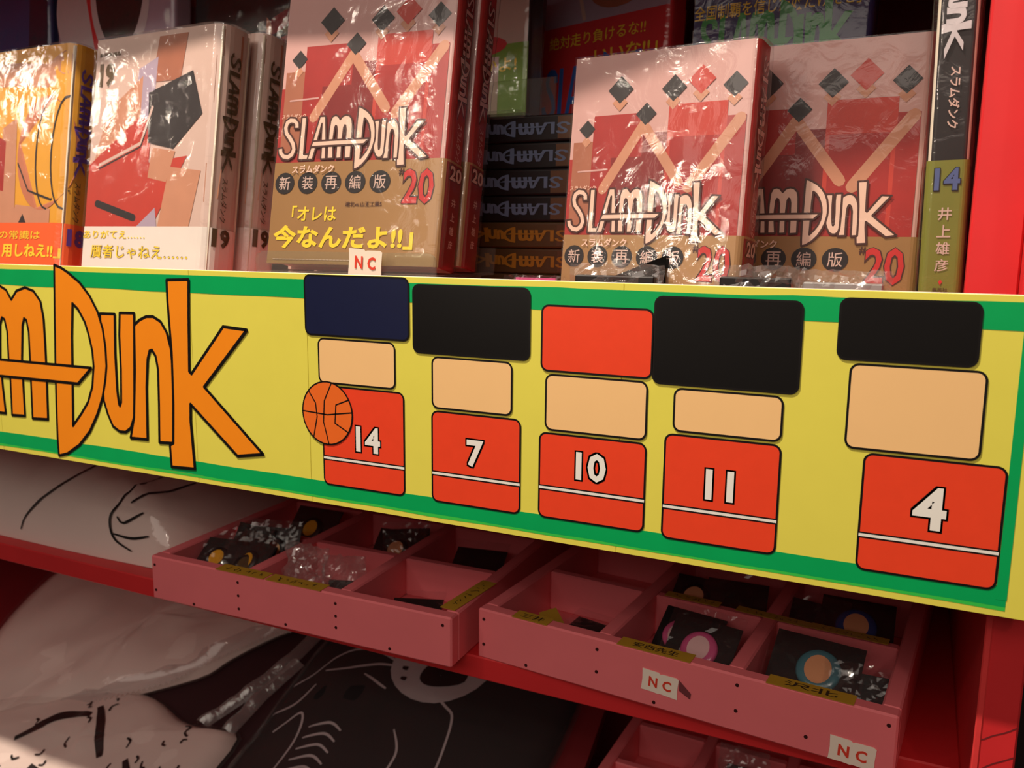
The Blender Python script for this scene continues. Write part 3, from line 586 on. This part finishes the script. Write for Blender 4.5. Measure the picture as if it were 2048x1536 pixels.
# ------------------------------------------------------------------ crumpled clear bags
def bagmesh(name, wd, ht, th, seed, parent, mtl=None, amp=.003, n=16):
    v = []; f = []
    for sgn in (-1, 1):
        for i in range(n+1):
            for j in range(n+1):
                a, c = i/n, j/n
                puff = (math.sin(math.pi*a)*math.sin(math.pi*c))**.5*th/2
                d = sgn*puff+amp*noise.noise(Vector((a*5, c*5, seed+sgn)))+amp*.4*noise.noise(Vector((a*13, c*13, seed+sgn*2)))
                e = .6*amp*noise.noise(Vector((a*7, c*7, seed+9)))
                v.append((wd*(a-.5)+e, d, ht*c+amp*.5*noise.noise(Vector((a*9, c*3, seed+5)))))
    m_ = (n+1)**2
    for s_ in (0, 1):
        for i in range(n):
            for j in range(n):
                q = s_*m_+i*(n+1)+j; t = (q, q+n+1, q+n+2, q+1); f.append(t if s_ == 0 else t[::-1])
    return mesh(name, v, f, mtl or F_BAG, parent)
def shelf_packet(label, x, y, zb, wd, ht, inner, seed, rz=0, tilt=0):
    r = empty('bagged_goods', (x, y, zb), rz); tag(r, label, 'packet', 'bagged goods behind the sign')
    if tilt: r.rotation_euler.x = math.radians(tilt)
    v, f = boxvf(-wd*.42, wd*.42, -.0045, .0045, .002, ht-.0065, b=.0006); mesh('box_insert', v, f, C[inner], r)
    bagmesh('clear_bag', wd, ht, .014, seed, r, film('stiff_bag', .12, .9, .05, .06, .6, 60) if 'stiff_bag' not in MATS else MATS['stiff_bag'], amp=.0035)
shelf_packet('clear bag with slim black box in front of the glaring volume 20', -.158, .030, -.0600, .056, .0475, 'card', 3, 0)
shelf_packet('clear bag with dark box behind the sign, middle of three', -.080, .031, -.0600, .044, .0485, 'card', 14, 2)
shelf_packet('clear bag with silver edged box nearest the side panel', -.036, .031, -.0600, .046, .0468, 'silver', 25, -2)
r = empty('bagged_goods', (-.147, .043, -.0600), 0); tag(r, 'black foil wrapped packet poking up behind the slim black box', 'packet')
v = [(-.028, 0, 0), (.013, 0, 0), (.0145, 0, .0525), (.010, 0, .051), (-.016, 0, .0405)]; v += [(a, .004, c) for a, _, c in v]
mesh('foil_sheet', v, [(0, 1, 2, 3, 4), (9, 8, 7, 6, 5), (0, 5, 6, 1), (1, 6, 7, 2), (2, 7, 8, 3), (3, 8, 9, 4), (4, 9, 5, 0)], mat('black_foil', (12, 10, 10), .15, .05, coat=.6), r)
r = empty('bagged_goods', (-.209, .030, -.0600), 0); tag(r, 'small clear bag with pink slip left of the slim black box', 'packet'); bagmesh('clear_bag', .040, .040, .010, 33, r, amp=.003)
v, f = boxvf(-.012, .014, -.001, .001, .002, .0385); mesh('pink_slip', v, f, C['bpink'], r)

# ------------------------------------------------------------------ pink trays
def scribble(pr, x0, x1, z0, h, m, lay, seed):
    rnd = random.Random(seed); x = x0
    while x < x1:
        for k in range(2):
            a = (x+rnd.uniform(0, h*.6), z0+rnd.uniform(0, h)); c = (x+rnd.uniform(0, h*.7), z0+rnd.uniform(0, h)); pr.line([a, c], h*.10, m, lay)
        x += h*.95
def tray(label, loc, rz, wd, depth, ht, tapes, screws, wall=.0105, cols=3, rows=3):
    r = empty('divided_tray', loc, rz); tag(r, label, 'tray', 'pink wooden divided trays')
    def pc(n, b6, bev=.0012): v, f = boxvf(*b6, b=bev); return mesh(n, v, f, C['pink'], r)
    pc('base_board', (.001, wd-.001, .001, depth-.001, .0002, .004))
    pc('front_wall', (0, wd, 0, wall, 0, ht)); pc('rear_wall', (0, wd, depth-wall, depth, 0, ht))
    pc('side_wall', (0, wall, wall, depth-wall, 0, ht-.0003)); pc('side_wall', (wd-wall, wd, wall, depth-wall, 0, ht-.0003))
    iw = (wd-wall)/cols; idp = (depth-wall)/rows
    for i in range(1, cols): pc('divider', (i*iw, i*iw+wall, wall, depth-wall, .004, ht-.0006))
    for j in range(1, rows):
        for i in range(cols): pc('divider', (i*iw+wall, (i+1)*iw, j*idp, j*idp+wall*.8, .004, ht-.0014))
    for (x, z_) in screws:
        n = 8; v = [(x+.0012*math.cos(k*math.pi/4), yy, z_+.0012*math.sin(k*math.pi/4)) for yy in (-.0003, .001) for k in range(n)]
        mesh('screw', v, [tuple(range(n-1, -1, -1))]+[(k, (k+1) % n, n+(k+1) % n, n+k) for k in range(n)], C['screw'], r)
    for k, (x0, x1, y0, y1, rot, txt) in enumerate(tapes):
        t = empty('x', (0, 0, 0)); bpy.data.objects.remove(t)
        L_ = x1-x0; D_ = y1-y0
        v, f = boxvf(-L_/2, L_/2, -D_/2, D_/2, 0, .0003); o = mesh('tape_label', v, f, C['tape'], r)
        o.location = ((x0+x1)/2, (y0+y1)/2, ht+.0001); o.rotation_euler.z = math.radians(rot)
        pr = Print()
        if txt: pr.text(txt, 0, -D_*.28, D_*.55, C['pen'], 1, w=L_*.62, anchor='c')
        else: scribble(pr, -L_*.36, L_*.34, -D_*.3, D_*.55, C['pen'], 1, k+len(label))
        pr.build('handwriting', o, lambda a, b_, l: (a, b_, .0004+LAY*l))
    return r
TH = .0375; TZ = -.2980
sc1 = [(.004, .030), (.004, .008), (.092, .030), (.092, .019), (.092, .008), (.185, .030), (.185, .020), (.185, .011), (.045, .003), (.138, .004), (.232, .004), (.276, .031)]
t1 = tray('pink divided tray at left with clear bags and dark packets', (-.561, .046, TZ), 1.0, .283, .275, TH,
     [(.070, .118, -.001, .0115, 0, None), (.120, .172, -.001, .0115, 0, None), (.247, .305, .035, .0475, 84, None)], sc1)
sc2 = [(.005, .030), (.005, .011), (.094, .030), (.094, .014), (.188, .031), (.188, .014), (.274, .031), (.230, .010), (.262, .012), (.040, .004), (.135, .004)]
t2 = tray('pink divided tray at right with round badges and two NC stickers', (-.2696, .075, TZ), -5.0, .279, .285, TH,
     [(.028, .056, -.0005, .0115, 0, '三井'), (.108, .158, -.0005, .0115, 0, '安西先生'), (.205, .255, -.0005, .0115, 0, '沢北'), (.107, .148, .0915, .1005, 0, None), (.160, .212, .0915, .1005, -3, None), (.212, .262, .0915, .1005, 0, None)], sc2)
nc_sticker('price_sticker', None, Matrix.Translation((.126, -.0006, .0115)) @ Matrix.Rotation(math.radians(3), 4, 'Y'), .0245, .0145, t2)
nc_sticker('price_sticker', None, Matrix.Translation((.243, -.0006, .0012)) @ Matrix.Rotation(math.radians(2), 4, 'Y'), .0255, .0150, t2)
v = [(.1515, -.0004, .024), (.1595, -.0004, .017), (.1590, -.0004, .013), (.1515, -.0004, .017)]
mesh('peeled_tape', v, [(0, 3, 2, 1)], mat('dirty_tape', (120, 60, 66), .3, .1), t2)
def badge_packet(label, tr, x, y, rot, tilt, rim, face, size=.050, dia=.027, seed=0, z=.005, bag=True, bx=0., by=0.):
    mwt = tr.matrix_basis.copy()
    bpy.context.view_layer.update(); mwt = tr.matrix_world.copy()
    mw = mwt @ Matrix.Translation((x, y, z)) @ Matrix.Rotation(math.radians(rot), 4, 'Z') @ Matrix.Rotation(math.radians(tilt), 4, 'X')
    r = empty('badge_packet', None, mw=mw); tag(r, label, 'badge', 'badge packets in the trays')
    v, f = boxvf(-size/2, size/2, 0, size*.92, 0, .0008); mesh('backing_card', v, f, C['card'], r)
    if rim:
        cx, cy = bx, size*.46+by; n = 28; v = []; prof = [(dia/2, .0008), (dia/2, .0022), (dia*.46, .0034), (dia*.36, .0040)]
        for rr_, zz_ in prof: v += [(cx+rr_*math.cos(2*math.pi*k/n), cy+rr_*math.sin(2*math.pi*k/n), zz_) for k in range(n)]
        f = [(a*n+k, a*n+(k+1) % n, (a+1)*n+(k+1) % n, (a+1)*n+k) for a in range(3) for k in range(n)]+[tuple(range(3*n, 4*n))]
        bd = mesh('round_badge', v, f, C[rim], r, smooth=True)
        pr = Print(); pr.ell(cx, cy, dia*.30, dia*.34, C[face], 1, 24); pr.build('printed_patch', bd, lambda a, b_, l: (a, b_, .0041))
    if bag:
        bo = bagmesh('clear_bag', size*1.10, size*1.10, .004, seed, r, amp=.0018, n=14); bo.rotation_euler.x = math.radians(-90); bo.location = (0, -.002, .0045)
        bo.scale = (1, -1, 1)
    return r
badge_packet('pink rimmed round badge on black card above the handwritten tape', t2, .147, .032, -6, 42, 'bpink', 'bpale', .048, .026, 5, .008)
badge_packet('second pink badge slipped behind the front pink badge card', t2, .132, .050, -6, 38, 'bpink', 'bpale', .046, .024, 6, .007, False, -.006)
badge_packet('teal rimmed round badge with tan patch in the right front cell', t2, .222, .028, -4, 42, 'teal', 'btan', .056, .028, 7, .008, True, .003, .004)
badge_packet('dark card in clear bag beside the teal badge, right front cell', t2, .252, .030, 6, 46, None, None, .036, .02, 8, .008)
badge_packet('tan badge with dark rim in the second row, middle cell', t2, .118, .112, 0, 34, 'dark', 'btan', .044, .026, 9, .012)
badge_packet('blank black card in the second row, middle cell', t2, .152, .115, 8, 40, None, None, .046, .02, 10, .010)
badge_packet('blue rimmed tan badge in the second row, right cell', t2, .238, .112, 4, 36, 'bblue', 'btan', .050, .028, 12, .014)
badge_packet('crumpled bag with dark card left of the blue rimmed badge', t2, .206, .116, -8, 42, None, None, .040, .02, 13, .010)
badge_packet('dark flat packet lying in the left front cell beside folded tape', t2, .062, .030, -8, 8, None, None, .046, .02, 14, .006)
v, f = boxvf(-.013, .013, -.008, .008, 0, .0006); ft = mesh('folded_tape_tag', v, f, C['tape']); bpy.context.view_layer.update()
ft.matrix_world = t2.matrix_world @ Matrix.Translation((.038, .048, .014)) @ Matrix.Rotation(math.radians(-25), 4, 'Z') @ Matrix.Rotation(math.radians(40), 4, 'Y'); tag(ft, 'folded yellow tape tag inside the left front cell', 'tag')
for i, (x, y, rt, tl, rim, face) in enumerate([(.032, .030, 10, 40, 'dark', 'byel'), (.058, .034, -14, 46, 'dark', 'byel'), (.066, .028, 15, 38, 'dark', 'brown'), (.042, .060, -6, 58, None, None), (.070, .064, 12, 62, 'dark', 'byel')]):
    badge_packet(['dark badge packet with yellow centre, leftmost in the left tray', 'dark badge packet with yellow centre, second in the left tray heap', 'dark badge packet with brown centre next to the first divider', 'black card standing at the back of the left heap', 'dark badge packet with yellow centre standing behind the heap'][i], t1, x, y, rt, tl, rim, face, .044, .022, 40+i, .010, True)
badge_packet('black packet in the second row of the left tray', t1, .160, .112, 5, 40, 'dark', 'btan', .046, .024, 50, .010)
badge_packet('black packet leaning in the second row by the divider', t1, .172, .125, 30, 55, None, None, .040, .024, 51, .010)
badge_packet('small dark packet lying in the third front cell of the left tray', t1, .232, .030, 20, 14, None, None, .040, .024, 52, .006, True)
badge_packet('dark packet in the second row, third cell of the left tray', t1, .236, .120, 8, 30, None, None, .046, .024, 53, .006, True)
badge_packet('black packet at the back left cell of the left tray', t1, .060, .120, 0, 44, 'dark', 'byel', .050, .024, 54, .010, True)
for i, (x, y, rt) in enumerate([(.128, .030, -6), (.158, .046, 18)]):
    bpy.context.view_layer.update()
    r = empty('bagged_goods', None, mw=t1.matrix_world @ Matrix.Translation((x, y, .005)) @ Matrix.Rotation(math.radians(rt), 4, 'Z') @ Matrix.Rotation(math.radians(-14), 4, 'X'))
    tag(r, ['upright crumpled clear bag in the middle cell of the left tray', 'smaller shiny crumpled clear bag beside the upright one'][i], 'packet', 'crumpled clear bags')
    bagmesh('clear_bag', [.044, .036][i], [.050, .040][i], .018, 60+i*7, r, film('hazy_bag', .14, .7, .07, .07, .8, 60) if i == 0 else MATS['hazy_bag'], .006)
    v, f = boxvf(-.012, .012, -.002, .002, .003, .020, b=.0005); mesh('pale_insert', v, f, C['lgrey'] if i == 0 else C['card'], r)

# ------------------------------------------------------------------ shirts in bags
def pillow(name, outline, thick, mtl, parent, base, seed, rings=9, amp=.004, power=2.6, smooth=True):
    # outline in board coordinates, base(x, y, height) -> world; rounded slab with soft folds
    n0 = len(outline); P = []
    for i in range(n0):
        a, b_, c, d = [Vector(outline[(i+k) % n0]) for k in (-1, 0, 1, 2)]
        for t in [j/4 for j in range(4)]:
            P.append(.5*((2*b_)+(c-a)*t+(2*a-5*b_+4*c-d)*t*t+(3*b_-a-3*c+d)*t**3))
    n = len(P); cen = sum(P, Vector((0, 0)))/n; v = []; f = []
    for k in range(rings+1):
        s_ = 1-k/rings*.97
        for p in P:
            q = cen+(p-cen)*s_
            hgt = thick*(1-s_**power)**(1/power) if s_ < 1 else 0
            hgt += amp*(1-s_**6)*(noise.noise(Vector((q.x*22, q.y*22, seed)))+.5*noise.noise(Vector((q.x*60, q.y*30, seed+3))))
            v.append(base(q.x, q.y, max(0.0003, hgt)))
    for k in range(rings):
        for i in range(n): f.append((k*n+i, k*n+(i+1) % n, (k+1)*n+(i+1) % n, (k+1)*n+i))
    f.append(tuple(rings*n+i for i in range(n)))
    bot = len(v)
    for p in P: v.append(base(p.x, p.y, 0))
    f += [(bot+i, bot+(i+1) % n, (i+1) % n, i) for i in range(n)]; f.append(tuple(bot+i for i in range(n-1, -1, -1)))
    o = mesh(name, v, f, mtl, parent, smooth=smooth); return o, BVHTree.FromPolygons([Vector(a) for a in v], f)
def drape(name, bvh, lines, wd, m, parent, proj, direction, off=.0012):
    # printed lines laid on the cloth surface
    v = []; f = []; d = Vector(direction).normalized()
    if len(lines) > 1 and name.startswith('line'):
        for L_ in lines: drape('line_print', bvh, [L_], wd, m, parent, proj, direction, off)
        return
    for L_ in lines:
        pts = []; nL = len(L_)
        for i in range(nL-1):
            p0, a, c, p3 = [Vector(L_[min(nL-1, max(0, i+q))]) for q in (-1, 0, 1, 2)]; k = max(2, int((c-a).length/.003))
            for j in range(k): t = j/k; pts.append(.5*((2*a)+(c-p0)*t+(2*p0-5*a+4*c-p3)*t*t+(3*a-p0-3*c+p3)*t**3))
        pts.append(Vector(L_[-1])); row = []
        for i, p in enumerate(pts):
            t = (pts[min(i+1, len(pts)-1)]-pts[max(i-1, 0)]).normalized(); q = Vector((-t.y, t.x))*wd/2*(.5+.5*math.sin(math.pi*min(1, max(0.08, i/len(pts)))))
            pr_ = []
            for s_ in (1, -1):
                o = Vector(proj(*(p+q*s_))); hit = bvh.ray_cast(o-d*.3, d)
                pr_.append(hit[0]-d*off if hit[0] else None)
            row.append(pr_)
        for a, c in zip(row, row[1:]):
            if None in a or None in c: continue
            n = len(v); v += [tuple(a[0]), tuple(a[1]), tuple(c[1]), tuple(c[0])]; f.append((n, n+1, n+2, n+3))
    if f: mesh(name, v, f, m, parent)
def patch(name, bvh, outline, m, parent, proj, direction, off=.001, rings=5):
    d = Vector(direction).normalized(); n0 = len(outline); P = []
    for i in range(n0):
        a, b_, c, e = [Vector(outline[(i+k) % n0]) for k in (-1, 0, 1, 2)]
        for t in (0, .33, .66): P.append(.5*((2*b_)+(c-a)*t+(2*a-5*b_+4*c-e)*t*t+(3*b_-a-3*c+e)*t**3))
    n = len(P); cen = sum(P, Vector((0, 0)))/n; v = []
    for k in range(rings+1):
        for p in P:
            q = cen+(p-cen)*(1-k/rings*.98); o = Vector(proj(q.x, q.y)); hit = bvh.ray_cast(o-d*.3, d)
            v.append(tuple((hit[0] if hit[0] else o)-d*off))
    f = [(k*n+i, k*n+(i+1) % n, (k+1)*n+(i+1) % n, (k+1)*n+i) for k in range(rings) for i in range(n)]
    mesh(name, v, f, m, parent)
NRM = (0, .482, -.876)
def shirt(label, outline, thick, mtl, seed, h0=0, amp=.004, bag=True, holdname='tshirt_packet'):
    r = empty(holdname, (0, 0, -Z0)); tag(r, label, 'shirt', 'bagged shirts'); 
    c = [sum(p[i] for p in outline)/len(outline) for i in (0, 1)]; org = Vector(slp(c[0], c[1], h0)); r.location = org
    base = lambda x, y, hh: tuple(Vector(slp(x, y, h0+hh))-org)
    o, bv = pillow('folded_shirt', outline, thick, mtl, r, base, seed, amp=amp)
    if bag:
        ol = [(c[0]+(p[0]-c[0])*1.03, c[1]+(p[1]-c[1])*1.03) for p in outline]
        pillow('clear_bag', ol, thick+.007, F_SBAG, r, base, seed+50, amp=amp*1.4)
    return r, bv, lambda x, y: tuple(Vector(slp(x, y, h0))-org)
P1 = [(-.932, .11), (-.975, .20), (-.955, .30), (-.879, .345), (-.752, .36), (-.612, .345), (-.548, .325), (-.556, .285), (-.606, .252), (-.640, .218), (-.664, .19), (-.758, .14), (-.827, .108), (-.884, .085)]
P2 = [(-.925, .067), (-.881, .111), (-.774, .147), (-.741, .158), (-.693, .161), (-.643, .150), (-.610, .150), (-.572, .150), (-.585, .090), (-.630, .040), (-.760, .000), (-.92, .0)]
P3 = [(-.762, .128), (-.70, .20), (-.62, .30), (-.55, .345), (-.46, .35), (-.47, .22), (-.53, .12), (-.59, .09), (-.68, .09)]
P4 = [(-.556, .165), (-.552, .225), (-.535, .29), (-.488, .335), (-.40, .36), (-.295, .355), (-.262, .30), (-.265, .195), (-.30, .10), (-.42, .03), (-.54, .045), (-.562, .110)]
shirt('dark maroon bagged shirt between the white shirts on the slope', P3, .006, C['shirtm'], 71, amp=.001, bag=False)
r1, bv, pj = shirt('large white bagged shirt with serrated bag edge under the shelf', P1, .020, C['shirt'], 72, h0=.0115, amp=.012)
# serrated bag edge
ez = [(-.79, .125), (-.758, .136), (-.72, .156), (-.68, .178), (-.655, .205), (-.63, .226), (-.605, .248), (-.57, .262), (-.535, .276)]
v = []; f = []
for a, c in zip(ez, ez[1:]):
    for k in range(8):
        p = Vector(a).lerp(Vector(c), k/8); q = Vector(a).lerp(Vector(c), (k+1)/8); t = (q-p).normalized(); nn = Vector((t.y, -t.x))
        n = len(v); m_ = (p+q)/2+nn*.004; ii = (p+q)/2-nn*.008
        v += [pj(*p), pj(*q), pj(*m_), pj(*(p-nn*.02)), pj(*(q-nn*.02))]; f += [(n, n+2, n+1), (n, n+1, n+4, n+3)]
v = [(a[0], a[1]-.006, a[2]+.012) for a in v]
mesh('serrated_bag_edge', v, f, film('bag_edge', .1, .6, .35, .15, .6, 80), r1)
r2, bv, pj = shirt('white bagged shirt with black dots and strokes at lower left', P2, .018, C['shirt'], 73, h0=.0115, amp=.008)
rnd = random.Random(4); dots = []
for k in range(46):
    x, y = rnd.uniform(-.80, -.60), rnd.uniform(.02, .15); a = rnd.uniform(0, 6.28); L_ = rnd.uniform(.003, .007)
    dots.append([(x, y), (x+L_*math.cos(a), y+L_*math.sin(a)), (x+L_*1.5*math.cos(a+.6), y+L_*1.5*math.sin(a+.6))])
drape('dotted_print', bv, dots, .0022, C['ink'], r2, pj, NRM)
drape('brush_print', bv, [[(-.80, .085), (-.77, .115), (-.735, .125)], [(-.735, .135), (-.715, .120), (-.69, .095)], [(-.76, .07), (-.72, .06)], [(-.66, .10), (-.64, .08), (-.65, .06)]], .0085, C['ink'], r2, pj, NRM)
r4, bv, pj = shirt('black bagged shirt with thin white line print on the slope', P4, .022, C['shirtd'], 74, h0=.0085, amp=.005)
drape('line_print', bv, [[(-.542, .205), (-.527, .219), (-.508, .245), (-.477, .255), (-.428, .244), (-.376, .222), (-.359, .207), (-.354, .15), (-.37, .11)], [(-.515, .225), (-.49, .232), (-.463, .242), (-.429, .246)], [(-.53, .16), (-.512, .182), (-.503, .162), (-.505, .12)], [(-.50, .262), (-.47, .275), (-.44, .272)], [(-.47, .23), (-.44, .222)], [(-.545, .175), (-.525, .19), (-.515, .21)], [(-.41, .19), (-.395, .17), (-.40, .14)]]+[[(-.495+.0*k, .172-.010*k), (-.475, .180-.010*k), (-.46, .176-.010*k)] for k in range(6)], .0024, C['chalk'], r4, pj, NRM)
for k, FL in enumerate(([(-.615, .150), (-.590, .185), (-.565, .232), (-.548, .285)], [(-.582, .150), (-.572, .190), (-.556, .228)])):
    v = []; f = []; n = 24
    for i in range(n+1):
        t = i/n*(len(FL)-1); a = min(int(t), len(FL)-2); p = Vector(FL[a]).lerp(Vector(FL[a+1]), t-a)
        for j, (dx, hh) in enumerate(((-.007, .004), (-.002, .016+.004*noise.noise(Vector((t*3, k, 0)))), (.002, .017+.004*noise.noise(Vector((t*3, k, 0)))), (.008, .006))):
            q = Vector(slp(p.x+dx, p.y, .012+hh))-r4.location; v.append(tuple(q))
    for i in range(n):
        for j in range(3): f.append((i*4+j, i*4+j+1, i*4+j+5, i*4+j+4))
    mesh('bag_fold', v, f, film('bag_fold_film', .16, .6, .16, .08, .8, 70) if k == 0 else MATS['bag_fold_film'], r4, smooth=True)
patch('oval_print', bv, [(-.446, .240), (-.442, .264), (-.401, .275), (-.345, .275), (-.352, .243), (-.384, .220), (-.422, .222)], C['chalk'], r4, pj, NRM)
patch('oval_spot', bv, [(-.412, .241), (-.405, .255), (-.373, .260), (-.366, .246), (-.387, .235), (-.404, .234)], C['ink'], r4, pj, NRM, .0018)
drape('star_print', bv, [[(x-.003, y), (x+.003, y)] for x, y in ((-.435, .255), (-.425, .262), (-.432, .245), (-.42, .268), (-.428, .235))], .004, C['ink'], r4, pj, NRM, .002)
# black shirt further right and the white shirt on the tray shelf
P5 = [(-.335, .30), (-.25, .33), (-.255, .18), (-.27, .05), (-.34, .00), (-.37, .08), (-.355, .2)]
# folded white shirt on the tray shelf, left of the trays
r = empty('tshirt_packet', (-.78, .21, TZ)); tag(r, 'folded white bagged shirt with thin black lines left of the trays', 'shirt', 'bagged shirts')
OA = [(-.33, -.105), (-.18, -.118), (-.02, -.120), (.13, -.118), (.185, -.105), (.210, -.02), (.212, .12), (.18, .17), (0, .18), (-.2, .18), (-.34, .12), (-.36, 0)]
fb = lambda x, y, hh: (x, y, hh)
oA, bvA = pillow('folded_shirt', OA, .098, C['shirt'], r, fb, 81, rings=14, amp=.015, power=2.2)
pillow('clear_bag', [(x*1.012, y*1.012) for x, y in OA], .103, F_SBAG, r, fb, 90, rings=14, amp=.021, power=2.3)
pA = lambda x, z_: (x+.78, -.11, z_-TZ)
drape('line_print', bvA, [[(-.722, -.213), (-.762, -.251), (-.785, -.275), (-.790, -.290)], [(-.652, -.207), (-.668, -.248), (-.671, -.265), (-.662, -.280), (-.64, -.288)], [(-.663, -.258), (-.654, -.263), (-.633, -.250)], [(-.665, -.275), (-.642, -.276), (-.622, -.271)], [(-.627, -.218), (-.652, -.243)]], .0026, C['ink'], r, pA, (0, 1, -.3), .0015)
# lower tray at the right, under the shelf
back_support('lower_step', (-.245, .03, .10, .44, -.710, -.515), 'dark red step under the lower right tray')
t3 = tray('small pink tray in the dark under the right shelf', (-.235, .19, -.5145), -2, .24, .22, .040, [], [(.02, .03), (.12, .03)])
bpy.context.view_layer.update()
r = empty('bagged_goods', None, mw=t3.matrix_world @ Matrix.Translation((.118, .105, .006)) @ Matrix.Rotation(math.radians(-20), 4, 'X'))
tag(r, 'shiny clear bag standing in the dark lower tray', 'packet', 'crumpled clear bags'); bagmesh('clear_bag', .045, .052, .016, 95, r, MATS['hazy_bag'], .005)
v, f = boxvf(-.014, .014, -.002, .002, .003, .035, b=.0005); mesh('dark_insert', v, f, C['card'], r)
